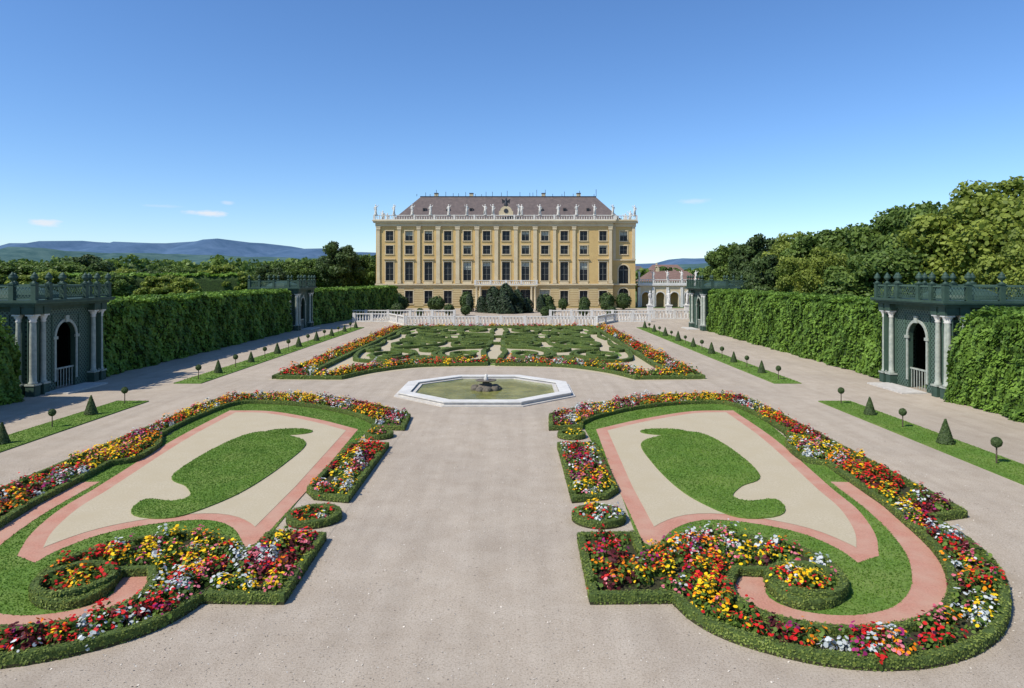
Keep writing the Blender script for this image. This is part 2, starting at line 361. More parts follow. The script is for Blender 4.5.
for mir in (False,True):
    fp=M2(smooth_path(OUT+INN),mir); ip=M2(smooth_path(IREG),mir); sp=M2(smooth_path(SREG),mir)
    bedpolys+=[fp,ip]
    lw=M2(smooth_path(LAWN),not mir); ov=M2(circ(*G(289,433),1.05,24,ry=.62),not mir)
    par=empty('parterre_bed')
    mb=MB(); mb.slab(ip,.0,.03,'grass'); mb.obj('grass_band',par)
    mb=MB(); mb.poly(sp,.034,'brick')
    rb=M2(smooth_path([(842,483),(886,516),(921,553),(932,587),(920,611),(892,623),(850,627),(800,621),(763,608),(747,593),(751,576)],False),mir)
    mb.poly(ribbon(rb,.78),.038,'brick')
    lx0,lx1=sorted([mirx(3.75),mirx(1.75)] if mir else [1.75,3.75])
    mb.poly([(lx0,18.2),(lx1,18.2),(lx1,31.4),(lx0,31.4)],.006,'gravel')
    mb.obj('brick_path',par)
    sn=offset(sp,.50); mb=MB(); mb.poly(sn,.042,'sand'); mb.obj('sand_infill',par)
    mb=MB(); mb.slab(lw,.0,.075,'grass'); mb.slab(ov,.0,.07,'grass'); mb.obj('lawn',par)
    P=np.vstack([sample(lw,560),sample(ov,560)]); z=np.full(len(P),.08)
    P2=sample(ip,450); rbp=ribbon(rb,.74); P2=P2[~pip(P2,sp)&~pip(P2,rbp)]; P=np.vstack([P,P2]); z=np.concatenate([z,np.full(len(P2),.035)])
    C=np.column_stack([P,z]); Nn=rnd_dirs(len(C)); Nn[:,2]*=.6
    v=.45+.2*np.sin(P[:,0]*2.)*np.sin(P[:,1]*1.7)+rng.normal(size=len(P))*.2
    cloud('grass_blades',C,Nn,.018+.012*rng.random(len(C)),0,['grassblade'],parent=par,k=3,v=v)
    mb=MB(); mb.slab(fp,.0,.06,'soil')
    strip=np.array([(1.85,28.0),(3.45,28.0),(3.45,22.0),(3.0,21.3),(1.85,21.0)]); strip=smooth_path([(p[0],p[1],1) for p in strip],True,.25,False); strip=M2(strip,mir)
    isl=[M2(circ(2.5,19.6,.78),mir),M2(circ(2.6,29.7,.62),mir),M2(circ(12.75,29.9,.75),mir)]
    bedpolys+=[strip]+isl
    isp=G(806,589); islc=M2(circ(isp[0],isp[1],.86),mir); ic=islc.mean(0)
    mb.slab(strip,0,.055,'soil')
    for q in isl: mb.slab(q,0,.055,'soil')
    mb.obj('soil',par)
    e=Edging(); e.run(offset(fp,.095,True,False),.185,.22,dens=620); e.run(offset(strip,.09),.17,.21,dens=620)
    for q in isl+[islc]: e.run(offset(q,.1),.18,.22 if q is not islc else .30,dens=620)
    e.obj('box_edging',parent=par)
    bedding('flowers',[fp],dens=15,clear=.21,parent=par,avoid=(ic,1.12))
    bedding('flower_islands',[strip]+isl+[islc],dens=14,clear=.2,parent=par)
# loose stones on the gravel
P=np.column_stack([rng.random(26000)*34-18,7.5+rng.random(26000)**1.5*26]); ok=np.ones(len(P),bool)
for q in bedpolys: ok&=~pip(P,q)
P=P[ok]; Nn=rnd_dirs(len(P))*.5+np.array([0,0,1.]); cloud('gravel_stones',np.column_stack([P,np.full(len(P),.008)]),Nn,.007+.012*rng.random(len(P))**2,0,['stones'],parent=gp,k=5,v=rng.random(len(P)))

# ------------------------------------------------------------------ far parterre
par=empty('embroidery_parterre')
hw=15.0
near=[(-hw,46.2),(-9.8,45.9),(-8.0,49.5),(-5.2,52.2),(0,53),(5.2,52.2),(8.0,49.5),(9.8,45.9),(hw,46.2),(hw,95),(-hw,95)]
fpoly=np.array([(AX+x,y) for x,y in near])
mb=MB(); mb.poly(fpoly,.006,'sand'); mb.obj('sand',par)
mb=MB()
def axm(pts): return [(AX+p[0],p[1])+tuple(p[2:]) for p in pts]
e=Edging()
mb.poly(offset(fpoly,.9,True,False),.010,'grass'); mb.poly(offset(fpoly,2.0,True,False),.014,'sand')
grassp=[];fb=[]
for s in(1,-1):
    q=np.array([(AX+s*(hw-.15),46.6),(AX+s*(hw-2.1),47.6),(AX+s*(hw-2.1),94),(AX+s*(hw-.15),94)]); q=smooth_path([(a,b_,1) for a,b_ in q],True,.6,False); fb.append(q)
    q=smooth_path(axm([(s*(hw-.5),46.5,1),(s*10.0,46.3,1),(s*8.4,49.8),(s*5.4,52.7),(s*.3,53.5,1),(s*.3,55.4,1),(s*6.4,54.6),(s*9.9,51.6),(s*11.2,48.8,1),(s*12.6,48.8,1)]),True,.5,False); fb.append(q)
q=smooth_path(axm([(-13,92.6,1),(13,92.6,1),(13,94.6,1),(-13,94.6,1)]),True,.8,False); fb.append(q)
mb2=MB()
for q in fb: mb2.slab(q,0,.05,'soil')
mb2.obj('soil',par)
for q in fb: e.run(offset(q,.1,True,False),.22,.26,dens=25)
def spiral(cx,cy,r0,r1,turns,a0,dirn=1,ry=1.):
    n=int(turns*18); t=np.linspace(0,1,n); a=a0+dirn*turns*2*math.pi*t; r_=r0+(r1-r0)*t
    return np.stack([cx+r_*np.cos(a),cy+r_*ry*np.sin(a)],1)
CY=74.
for sx_ in(1,-1):
    for sy_ in(1,-1):
        def q(P): P=np.array(P,float).copy(); P[:,0]=AX+sx_*P[:,0]; P[:,1]=CY+sy_*P[:,1]; return P
        curves=[spiral(9.2,14.2,.4,2.3,1.7,.3,1,1.5),spiral(3.0,13.8,.4,1.9,1.4,2.,-1,1.6),spiral(8.6,5.0,.4,2.4,1.7,1.5,-1,1.5),
                spiral(3.2,4.2,.3,1.8,1.5,0,1,1.6),spiral(6.0,9.4,.3,1.5,1.4,1.,1,1.3),spiral(6.2,16.6,.25,1.1,1.3,3.,-1,1.2),spiral(11.4,9.6,.2,.8,1.3,0,1,1.9),
                smooth_path([(12.0,1.),(11.7,5),(12.3,10),(11.9,15),(10.8,18.2),(6.5,18.9),(2.,18.6)],False,.6,False),
                smooth_path([(.6,1.5),(1.0,7),(3.6,8.4),(5,11.6),(5.2,15),(3.6,17.4)],False,.6,False),
                smooth_path([(5.4,1.6),(6.0,5.5),(9.8,9.4),(7.6,11.2),(6.8,14)],False,.6,False),
                smooth_path([(.8,.6),(4.5,.9),(10.5,.6)],False,.6,False),smooth_path([(.7,9.0),(1.,12.),(.6,17.)],False,.6,False)]
        for i,c in enumerate(curves):
            e.run(q(c),.30+.08*(i%3),.30,closed=False,dens=14)
        for gx,gy,ga,gb in((9.2,14.2,.9,1.4),(8.6,5.,.9,1.4),(3.,13.8,.6,1.1),(5.2,6.9,1.2,.5),(11.1,12.6,.3,1.6),(8.2,17.6,1.8,.3),(2.0,10.2,.5,1.0)):
            grassp.append(q(circ(gx,gy,ga,20,gb)))
for i,g in enumerate(grassp): mb.slab(g,0,.03+.003*(i%7),'grass')
mb.obj('grass_inlay',par)
e.run(offset(fpoly,2.3,True,False),.3,.32,dens=25)
e.run(smooth_path(axm([(-3,CY-3.5),(3,CY-3.5),(4,CY),(3,CY+3.5),(-3,CY+3.5),(-4,CY)]),True,.5,False),.35,.32,dens=12)
e.obj('box_embroidery',size=.055,parent=par)
bedding('flowers',fb,dens=4.6,sc=1.5,clear=.2,parent=par,nl=18,nb=18,weights=(.38,.26,.16,.10,.04,.03,.03))

# ------------------------------------------------------------------ grass strips and topiary
for s in(1,-1):
    for (y0,y1) in((13.,38.2),(44.6,94.)):
        x0,x1=sorted((AX+s*18.8,AX+s*20.6))
        mb=MB(); mb.slab([(x0,y0),(x1,y0),(x1,y1),(x0,y1)],0,.05,'grass'); o=mb.obj('grass_strip')
        Q=np.array([(x0,y0),(x1,y0),(x1,y1),(x0,y1)]); P=sample(Q,300 if y0<20 else 60); C=np.column_stack([P,np.full(len(P),.055)])
        Nn=rnd_dirs(len(C)); Nn[:,2]*=.6
        cloud('grass_blades',C,Nn,.025 if y0<20 else .045,0,['grassblade'],parent=o,k=3,v=rng.random(len(C))*.8)
def cone_meshes():
    mb=MB(); mb.lathe(0,0,[(.27,0.0),(.29,.08),(.18,.5),(.08,.85),(.02,.98)],'hedgecore',12); a=mb.obj('tmp').data
    n=1500; t=1-np.sqrt(rng.random(n)); an=rng.random(n)*6.283; r_=.31*(1-t)+.02
    C=np.stack([r_*np.cos(an),r_*np.sin(an),.05+t*.97],1); Nn=np.stack([np.cos(an),np.sin(an),np.full(n,.35)],1)+rng.normal(size=(n,3))*.4
    b_=cloud_mesh('cone_leaves',C,Nn,.024,0,['topleaf'],v=rng.random(n))
    mb=MB(); mb.cone((0,0,0),(0,0,.62),.03,.025,'bark'); mb.lathe(0,0,[(.02,.58),(.12,.62),(.17,.74),(.15,.86),(.09,.92),(.01,.94)],'hedgecore',12); c=mb.obj('tmp2').data
    d=rnd_dirs(900); C=np.array([0,0,.76])+d*.18; e_=cloud_mesh('ball_leaves',C,d+rng.normal(size=d.shape)*.4,.024,0,['topleaf'],v=rng.random(900))
    for nm in('tmp','tmp2'): bpy.data.objects.remove(bpy.data.objects[nm])
    return a,b_,c,e_
ca,cb,cc,cd=cone_meshes()
def topi(kind,x,y,s=1.):
    me,lm,nm=((ca,cb,'cone_topiary') if kind==0 else (cc,cd,'ball_topiary'))
    o=link(bpy.data.objects.new(nm,me)); o.location=(x,y,.04); o.rotation_euler=(0,0,rng.random()*6); s*=.9+.2*rng.random(); o.scale=(s,s,s*1.05)
    link(bpy.data.objects.new('leaves',lm),o)
for s in(1,-1):
    x=AX+s*19.7
    for i,y in enumerate([15.9,19.0,22.2,25.4,28.4,31.5,34.4,37.4]): topi(0 if i%2==0 else 1,x,y,.92)
    y=46.2;i=0
    while y<93.5: topi(1 if i%2==0 else 0,x,y,.95); y+=3.1;i+=1

# ------------------------------------------------------------------ tall hedges
def hedge(name,x0,y0,x1,y1,w,h,dens=55,leaf=.12,mats='hedgeleaf',side=1,mound=0.):
    """face line (x0,y0)-(x1,y1); thickness w goes to side (+1 = to +X)"""
    L_=math.hypot(x1-x0,y1-y0); ux,uy=(x1-x0)/L_,(y1-y0)/L_; nx,ny=(uy,-ux)
    if nx*side<0: nx,ny=-nx,-ny
    def wob(u,t): return .16*np.sin(u*1.1+t*.9)+.12*np.sin(u*2.7-t*1.7)+.07*np.sin(u*6+t*4)
    def hf(u): # height factor: rounded far end
        if mound<=0: return 1.+0*u
        t=np.clip((L_-u)/mound,0,1); return .55+.45*np.sqrt(1-(1-t)**2)
    mb=MB(); n=max(2,int(L_/.5)); prof=[(.05,0),(.0,h*.15),(.0,h*.3),(.0,h*.47),(.0,h*.65),(.0,h*.8),(.05,h*.9),(.5,h),(w-.5,h),(w,h*.9),(w,0)]
    vs=[]
    for i in range(n+1):
        u=L_*i/n
        for j,(d,z) in enumerate(prof):
            dd=d-(wob(u,z)-.14 if j<7 else 0); zz=z+(wob(u,3.)*.6-.1 if z>h*.85 else 0)
            vs.append((x0+ux*u+nx*dd,y0+uy*u+ny*dd,zz*float(hf(u))))
    P=len(prof); fs=[(i*P+j,i*P+j+1,(i+1)*P+j+1,(i+1)*P+j) for i in range(n) for j in range(P-1)]
    fs.append(tuple(range(P))); fs.append(tuple(n*P+j for j in range(P)))
    mb.add(vs,fs,'hedgecore'); o=mb.obj(name)
    Cs=[];Ns=[]
    n_=int(L_*h*dens); u=rng.random(n_)*L_; z=rng.random(n_)*h; d=-wob(u,z)-.04+rng.random(n_)*.17-np.where(z>h-.4,-(z-h+.4)*.8,0)
    Cs.append(np.stack([x0+ux*u+nx*d,y0+uy*u+ny*d,z*hf(u)],1)); q=np.tile([-nx,-ny,.45],(n_,1))
    q[:,2]+=.6*np.sin(z*5+u*1.3+2*np.sin(u*.8)); q+=rng.normal(size=q.shape)*.35; Ns.append(q)
    n_=int(L_*w*dens); u=rng.random(n_)*L_; d=rng.random(n_)*w; z=h+wob(u,3.)*.6+rng.random(n_)**2*.25-.03
    Cs.append(np.stack([x0+ux*u+nx*d,y0+uy*u+ny*d,z*hf(u)],1)); Ns.append(np.tile([0,0,1.],(n_,1))+rng.normal(size=(n_,3))*.5)
    for e0,sg in((0,-1),(L_,1)):
        n_=int(w*h*dens); d=rng.random(n_)*w; z=rng.random(n_)*h; u=e0+sg*(.02+.14*rng.random(n_))
        Cs.append(np.stack([x0+ux*u+nx*d,y0+uy*u+ny*d,z*hf(np.clip(u,0,L_))],1)); Ns.append(np.tile([ux*sg,uy*sg,.4],(n_,1))+rng.normal(size=(n_,3))*.35)
    C=np.vstack(Cs); Nn=np.vstack(Ns)
    v=.5+.22*np.sin(C[:,1]*.9+2*np.sin(C[:,2]*.8))+.15*np.sin(C[:,1]*2.9+C[:,2]*3)+rng.normal(size=len(C))*.2
    cloud('leaves',C,Nn,leaf*(.7+.6*rng.random(len(C))),0,[mats],parent=o,v=v); return o
HX=26.9
for s in(1,-1):
    X=AX+s*HX
    hedge('clipped_hedge',X,46.5 ,X,87.6,3.2,5.15,dens=90,leaf=.105,side=s)
    hedge('clipped_hedge',X-s*.7,14. ,X-s*.7,38.3,3.6,5.1,dens=170,leaf=.08,side=s,mound=3.)
hedge('clipped_hedge',AX-HX,96.5,-23.2,138,3.,5.,dens=40,leaf=.15,side=-1)
hedge('clipped_hedge',AX+HX+3.5,96.5,AX+HX+3.5,110,3.,4.,dens=40,leaf=.15,side=1)

# ------------------------------------------------------------------ treillage pavilions
def arch_panel(mb,u0,u1,z0,z1,cu,hw_,spring,k,v=0.,depth=.25,seg=12,kr=None):
    arc=[(cu-hw_*math.cos(math.pi*i/seg),spring+hw_*math.sin(math.pi*i/seg)) for i in range(seg+1)]
    pts=[(u0,z0),(cu-hw_,z0)]+arc+[(cu+hw_,z0),(u1,z0),(u1,z1),(u0,z1)]
    mb.add([(p[0],v,p[1]) for p in pts],[tuple(range(len(pts)))],k)
    rp=[(cu-hw_,z0)]+arc+[(cu+hw_,z0)]
    n=len(rp); mb.add([(p[0],v,p[1]) for p in rp]+[(p[0],v+depth,p[1]) for p in rp],[(i,i+1,n+i+1,n+i) for i in range(n-1)],kr or k)
def arch_ring(mb,cu,hw_,spring,z0,t,k,v0,v1,seg=14):
    def pth(r_): return [(cu-r_,z0)]+[(cu-r_*math.cos(math.pi*i/seg),spring+r_*math.sin(math.pi*i/seg)) for i in range(seg+1)]+[(cu+r_,z0)]
    a=pth(hw_);b_=pth(hw_+t);n=len(a)
    mb.add([(p[0],v0,p[1]) for p in a]+[(p[0],v0,p[1]) for p in b_]+[(p[0],v1,p[1]) for p in a]+[(p[0],v1,p[1]) for p in b_],
       [(i,i+1,n+i+1,n+i) for i in range(n-1)]+[(n+i,n+i+1,3*n+i+1,3*n+i) for i in range(n-1)]+[(i,i+1,2*n+i+1,2*n+i) for i in range(n-1)],k)
def urn(mb,x,y,z,s=1.,k='pgreen'):
    mb.lathe(x,y,[(.16*s,z),(.16*s,z+.06*s),(.06*s,z+.12*s),(.07*s,z+.2*s),(.22*s,z+.34*s),(.24*s,z+.46*s),(.16*s,z+.52*s),(.2*s,z+.57*s),(.10*s,z+.66*s),(.04*s,z+.78*s),(.01,z+.8*s)],k,10)
def pavilion(loc,mirror,LY=7.2,LX=6.4):
    par=empty('trellis_pavilion',loc)
    if mirror: par.scale=(-1,1,1)
    wb=MB();cb_=MB();tb=MB()
    faces=[(lambda u,v,z:(v,u,z),LY,True),(lambda u,v,z:(u,v,z),LX,False),(lambda u,v,z:(u,LY-v,z),LX,False)]
    for T,Ln,opened in faces:
        for m_ in(wb,cb_,tb): m_.T=T
        c=Ln/2; V=.55
        if Ln==LX: u_a,u_b=.56,Ln-.02
        else: u_a,u_b=.55,Ln-.55
        hwid=.95; spring=3.25
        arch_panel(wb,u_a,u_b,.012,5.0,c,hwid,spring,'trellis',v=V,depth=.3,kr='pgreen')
        if not opened:
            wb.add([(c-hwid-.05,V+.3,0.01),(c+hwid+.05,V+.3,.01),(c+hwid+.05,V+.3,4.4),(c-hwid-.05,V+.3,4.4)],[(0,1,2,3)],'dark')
        else:
            for i in range(7):
                u=c-hwid+.12+i*(2*hwid-.24)/6; wb.box(u-.025,u+.025,V+.12,V+.16,.05,1.25,'ppale')
            wb.box(c-hwid,c+hwid,V+.10,V+.18,1.2,1.3,'ppale')
        arch_ring(tb,c,hwid,spring,.5,.17,'ppale',V-.06,V+.002)
        tb.box(c-.16,c+.16,V-.14,V-.02,spring+hwid-.05,spring+hwid+.38,'ppale')
        for sg in(-1,1):
            tb.box(c+sg*(hwid+.1)-.2,c+sg*(hwid+.1)+.2,V-.1,V-.003,spring-.12,spring+.06,'ppale')
            a,b_=sorted((c+sg*(hwid+.30),c+sg*(hwid+.38)))
            tb.box(a,b_,V-.05,V-.004,.6,4.6,'ptrim')
        tb.box(c-hwid-.38,c+hwid+.38,V-.055,V-.002,4.60,4.68,'ptrim')
        cols=[.36,1.16,Ln-1.16,Ln-.36]
        for i,u in enumerate(cols):
            v_=.30
            cb_.box(u-.25,u+.25,v_-.22,V-.006,.0,.62,'pgreen'); cb_.box(u-.29,u+.29,v_-.26,V-.006,.62,.72,'ppale')
            cb_.lathe(u,v_,[(.20,.72),(.20,.80),(.155,.86),(.15,1.3),(.145,3.5),(.125,4.32)],'ppale',12)
            cb_.lathe(u,v_,[(.13,4.32),(.17,4.38),(.14,4.45),(.21,4.62),(.26,4.72)],'stonewhite',10)
            cb_.box(u-.24,u+.24,v_-.24,v_+.20,4.72,4.80,'stonewhite')
            cb_.box(u-.28,u+.28,v_-.27,V+.3,4.80,5.26,'pgreen')
            cb_.box(u-.2,u+.2,V-.045,V-.005,.75,4.78,'ptrim')
    wb.T=cb_.T=tb.T=None
    wb.box(0.40,LX,0.42,LY-.42,5.0,5.255,'pgreen')
    wb.box(-.06,LX+.1,-.06,LY+.06,5.26,5.42,'pgreen'); wb.box(-.26,LX+.1,-.26,LY+.26,5.42,5.50,'ptrim'); wb.box(-.32,LX+.12,-.32,LY+.32,5.50,5.64,'pgreen')
    wb.box(LX-.02,LX+.1,.6,LY-.6,0,5.0,'trellis')
    rz0,rz1=5.64,6.5
    def rail(p0,p1):
        p0=Vector(p0);p1=Vector(p1);d=p1-p0;Ln=d.length;d.normalize()
        tb.T=lambda u,v,z:(p0.x+d.x*u-d.y*v,p0.y+d.y*u+d.x*v,z)
        tb.box(0,Ln,-.05,.05,rz1-.09,rz1,'ptrim'); tb.box(0,Ln,-.05,.05,rz0+.06,rz0+.14,'pgreen')
        n=int(Ln/.2)
        for i in range(n):
            u=.1+i*(Ln-.2)/n; w=(Ln-.2)/n
            for s_,vv in((0,.012),(1,-.012)):
                a,b_=(u,u+w) if s_ else (u+w,u)
                h0,h1=rz0+.14,rz1-.09; t=.02
                for hh0,hh1 in((h0,(h0+h1)/2),((h0+h1)/2,h1)):
                    tb.add([(a-t,vv,hh0),(a+t,vv,hh0),(b_+t,vv,hh1),(b_-t,vv,hh1)],[(0,1,2,3)],'ptrim')
        tb.T=None
    c0,c1,c2,c3=(0,0,0),(0,LY,0),(LX,LY,0),(LX,0,0)
    for a,b_ in((c0,c1),(c1,c2),(c2,c3),(c3,c0)): rail(a,b_)
    def post(x,y):
        tb.box(x-.14,x+.14,y-.14,y+.14,rz0,rz1+.06,'pgreen'); tb.box(x-.18,x+.18,y-.18,y+.18,rz1+.06,rz1+.12,'pgreen'); urn(tb,x,y,rz1+.12,.85)
    for y in(0,1.22,LY/2-1.1,LY/2+1.1,LY-1.22,LY): post(0,y)
    for x in(1.3,LX/2,LX-1.3,LX): post(x,0); post(x,LY)
    wb.lathe(LX/2,LY/2,[(2.2,5.64),(2.1,5.9),(1.5,6.2),(.6,6.38),(.05,6.42)],'pgreen',8,rot=math.pi/8,smooth=False)
    wb.obj('walls',par);cb_.obj('columns',par);tb.obj('railing_and_trim',par)
for y in(38.6,87.9):
    pavilion((AX+26.2,y,0),False); pavilion((AX-26.2,y+(1.0 if y<50 else .6),0),True)
for s in(1,-1):
    for y in(38.6,87.9):
        mb=MB(); a,b_=sorted((AX+s*24.9,AX+s*26.4)); mb.box(a,b_,y+2.0,y+6.0,-.01,.09,'stone'); mb.obj('stone_threshold')

# ------------------------------------------------------------------ fountain
par=empty('fountain_basin',(AX,41.9,0)); mb=MB(); AP=5.1; R8=1/math.cos(math.pi/8)
def octo(a): return [(a*R8*math.cos(math.pi/8+math.pi/4*i),a*R8*math.sin(math.pi/8+math.pi/4*i)) for i in range(8)]
def octring(a_out,a_in,z0,z1,k):
    A=octo(a_out);B=octo(a_in)
    vs=[(p[0],p[1],z0) for p in A]+[(p[0],p[1],z1) for p in A]+[(p[0],p[1],z1) for p in B]+[(p[0],p[1],z0) for p in B]
    fs=[]
    for i in range(8):
        j=(i+1)%8
        for a in range(3): fs.append((a*8+i,a*8+j,(a+1)*8+j,(a+1)*8+i))
    mb.add(vs,fs,k)
octring(AP+.2,AP-.85,0,.06,'stone'); octring(AP-.05,AP-.62,.06,.19,'stone'); octring(AP,AP-.7,.19,.25,'stonewhite')
octring(AP-.70,AP-.95,0.0,.14,'stone')
mb.obj('rim',par)
mb=MB(); mb.add([(p[0],p[1],.075) for p in octo(AP-.8)],[tuple(range(8))],'water'); mb.obj('water',par)
mb=MB()
mb.lathe(0,0,[(.8,.0),(.85,.12),(.7,.26),(.45,.36),(.25,.42),(.2,.5),(.25,.54),(.62,.62),(.66,.66),(.58,.67),(.25,.64)],'rock',14)
for i in range(9):
    a=i*.7; mb.lathe(.72*math.cos(a),.72*math.sin(a),[(.24,.05),(.27,.16),(.2,.26+.05*(i%3)),(.05,.34)],'rock',6,rot=i)
mb.lathe(0,0,[(.12,.64),(.15,.75),(.08,.86),(.11,.96),(.02,1.02)],'stonewhite',8)
mb.obj('centrepiece',par)

# ------------------------------------------------------------------ balustrades
def statue_mesh():
    mb=MB()
    mb.lathe(0,0,[(.34,0),(.34,.10),(.30,.12),(.30,.16)],'stonewhite',8,smooth=False)
    mb.lathe(0,0,[(.27,.14),(.25,.4),(.22,.75),(.25,1.05),(.20,1.22),(.25,1.45),(.22,1.6),(.09,1.68),(.08,1.74),(.13,1.8),(.14,1.9),(.11,2.0),(.03,2.04)],'stonewhite',12,sy=.75)
    mb.cone((-.2,0,1.58),(-.38,-.05,1.28),.085,.065,'stonewhite');mb.cone((-.38,-.05,1.28),(-.2,-.2,1.08),.065,.05,'stonewhite')
    mb.cone((.2,0,1.58),(.42,-.05,1.66),.085,.065,'stonewhite');mb.cone((.42,-.05,1.66),(.5,-.12,1.95),.065,.045,'stonewhite')
    mb.cone((.1,-.12,.9),(.15,-.22,.2),.12,.14,'stonewhite')
    o=mb.obj('tmp'); me=o.data; bpy.data.objects.remove(o); return me
SM=statue_mesh()
def statue(x,y,z,s=1.,parent=None,name='statue'):
    o=link(bpy.data.objects.new(name,SM),parent); o.location=(x,y,z); o.scale=(s*(1 if rng.random()>.5 else -1),s,s); o.rotation_euler=(0,0,rng.normal()*.3); return o
BAL=[(.045,0),(.08,.02),(.08,.06),(.05,.10),(.095,.24),(.085,.34),(.045,.5),(.045,.56),(.075,.60),(.075,.66)]
def balustrade(mb,p0,p1,z=0.,h=1.1,sp=.34,k='stonewhite',pier=3.4,seg=6,w=.16):
    p0=Vector((*p0,0));p1=Vector((*p1,0));d=p1-p0;L_=d.length;d.normalize(); old=mb.T
    mb.T=lambda u,v,zz:(p0.x+d.x*u-d.y*v,p0.y+d.y*u+d.x*v,z+zz)
    mb.box(0,L_,-w-.04,w+.04,0,.2,k); mb.box(0,L_,-w,w,h-.16,h,k); sc=(h-.36)/.66
    n=max(1,round(L_/pier)); 
    for i in range(n+1):
        u=L_*i/n; mb.box(u-.22,u+.22,-w-.07,w+.07,.0,h+.05,k)
    for i in range(n):
        a=L_*i/n+.28;b_=L_*(i+1)/n-.28; m_=max(1,int((b_-a)/sp))
        for j in range(m_):
            mb.lathe(a+(j+.5)*(b_-a)/m_,0,[(r_*1.25,.2+zz*sc) for r_,zz in BAL],k,seg)
    mb.T=old
mb=MB()
pts=[(AX-23,106),(AX-17.5,106),(AX-15.5,102),(AX-13.8,98.2),(AX+13.8,98.2),(AX+15.5,102),(AX+17.5,106),(AX+23,106)]
for i in range(len(pts)-1): balustrade(mb,pts[i],pts[i+1],h=1.35,sp=.42)
mb.obj('stone_balustrade')
for a,b_ in((-30,-8),(8,32)):
    mb=MB(); balustrade(mb,(AX+a,113),(AX+b_,113),h=1.5,sp=.5); mb.obj('stone_balustrade')

# ------------------------------------------------------------------ palace
YP=153.5; XL=-30.7; XR=28.1; XC=-1.35; BS=4.38; ZW=20.0
pal=empty('palace',(0,0,0)); W=MB();GL=MB();FR=MB();TR=MB();RF=MB()
def facade(u0,u1,z0,z1,ops,T,kwall='ochre',rec=.35):
    for b_ in(W,GL,FR,TR): b_.T=T
    us=sorted(set([u0,u1]+[o[0] for o in ops]+[o[1] for o in ops])); zs=sorted(set([z0,z1]+[o[2] for o in ops]+[o[3] for o in ops]))
    for i in range(len(us)-1):
        for j in range(len(zs)-1):
            cu=(us[i]+us[i+1])/2;cz=(zs[j]+zs[j+1])/2
            if any(o[0]<cu<o[1] and o[2]<cz<o[3] for o in ops): continue
            W.add([(us[i],0,zs[j]),(us[i+1],0,zs[j]),(us[i+1],0,zs[j+1]),(us[i],0,zs[j+1])],[(0,1,2,3)],kwall)
    for o in ops:
        a,b_,c,d=o[:4]
        W.add([(a,0,c),(b_,0,c),(b_,0,d),(a,0,d),(a,rec,c),(b_,rec,c),(b_,rec,d),(a,rec,d)],[(0,1,5,4),(1,2,6,5),(2,3,7,6),(3,0,4,7)],'cream2')
        GL.add([(a,rec-.01,c),(b_,rec-.01,c),(b_,rec-.01,d),(a,rec-.01,d)],[(0,1,2,3)],'glass')
        m_=(a+b_)/2; t=.035
        if rng.random()<.3 and d-c>1.5: # drawn blind in some windows
            bh=(d-c)*(.2+.35*rng.random()); FR.box(a+.06,b_-.06,rec-.018,rec-.012,d-bh,d-.02,'ppale')
        FR.box(m_-t,m_+t,rec-.1,rec-.02,c,d,'frame')
        FR.box(a,a+.05,rec-.11,rec-.02,c,d,'frame');FR.box(b_-.05,b_,rec-.11,rec-.02,c,d,'frame')
        nr=3 if d-c>3 else 2
        for q in range(1,nr): zz=c+(d-c)*q/nr; FR.box(a+.051,b_-.051,rec-.095,rec-.025,zz-.03,zz+.03,'frame')
        s=.17
        TR.box(a-s,a,-.09,.0,c,d,'cream');TR.box(b_,b_+s,-.09,0,c,d,'cream'); TR.box(a-s-.05,b_+s+.05,-.12,0,d,d+.2,'cream'); TR.box(a-s-.08,b_+s+.08,-.16,0,c-.18,c,'cream')
        if d-c>3.5 and c>5:
            TR.box(a-.4,b_+.4,-.35,0,d+.55,d+.72,'cream'); TR.box(a-.1,b_+.1,-.14,-.0,c-1.0,c-.25,'cream')
bays=[XC+(i-6)*BS for i in range(13)]
ops=[]
for i,cx in enumerate(bays[:12]):
    ops+=[(cx-.9,cx+.9,6.2,10.4),(cx-.85,cx+.85,12.2,14.1),(cx-.85,cx+.85,15.2,17.4)]
    if 4<=i<=8: ops.append((cx-1.1,cx+1.1,.1,4.1))
    else: ops.append((cx-.9,cx+.9,1.0,3.9))
XS=(bays[11]+bays[12])/2
facade(XL,XS,0,ZW,ops,lambda u,v,z:(u,YP+v,z))
T2=lambda u,v,z:(u,YP+1.4+v,z)
cx=(XS+XR)/2
facade(XS,XR,10.9,ZW,[(cx-.85,cx+.85,12.2,14.1),(cx-.85,cx+.85,15.2,17.4)],T2)
for z0,z1,sp_ in((5.3,10.9,8.6),(0,5.3,3.3)):
    W.T=T2;TR.T=T2;GL.T=T2; arch_panel(W,XS,XR,z0,z1,cx,1.15,sp_,'ochre',0,.5,kr='cream'); arch_ring(TR,cx,1.15,sp_,z0+.2,.25,'cream',-.1,.001)
    GL.add([(cx-1.3,.49,z0),(cx+1.3,.49,z0),(cx+1.3,.49,z1-.2),(cx-1.3,.49,z1-.2)],[(0,1,2,3)],'glass')
    FR.T=T2; FR.box(cx-.05,cx+.05,.38,.46,z0,sp_+1.1,'frame'); FR.box(cx-1.1,cx+1.1,.38,.455,sp_-.05,sp_+.05,'frame')
for b_ in(W,GL,FR,TR): b_.T=None
W.add([(XL,YP,0),(XL,YP+26,0),(XL,YP+26,ZW),(XL,YP,ZW)],[(0,1,2,3)],'ochre')
W.add([(XR,YP+1.4,0),(XR,YP+26,0),(XR,YP+26,ZW),(XR,YP+1.4,ZW)],[(0,1,2,3)],'ochre')
W.add([(XS,YP,0),(XS,YP+1.4,0),(XS,YP+1.4,ZW),(XS,YP,ZW)],[(0,1,2,3)],'ochre')
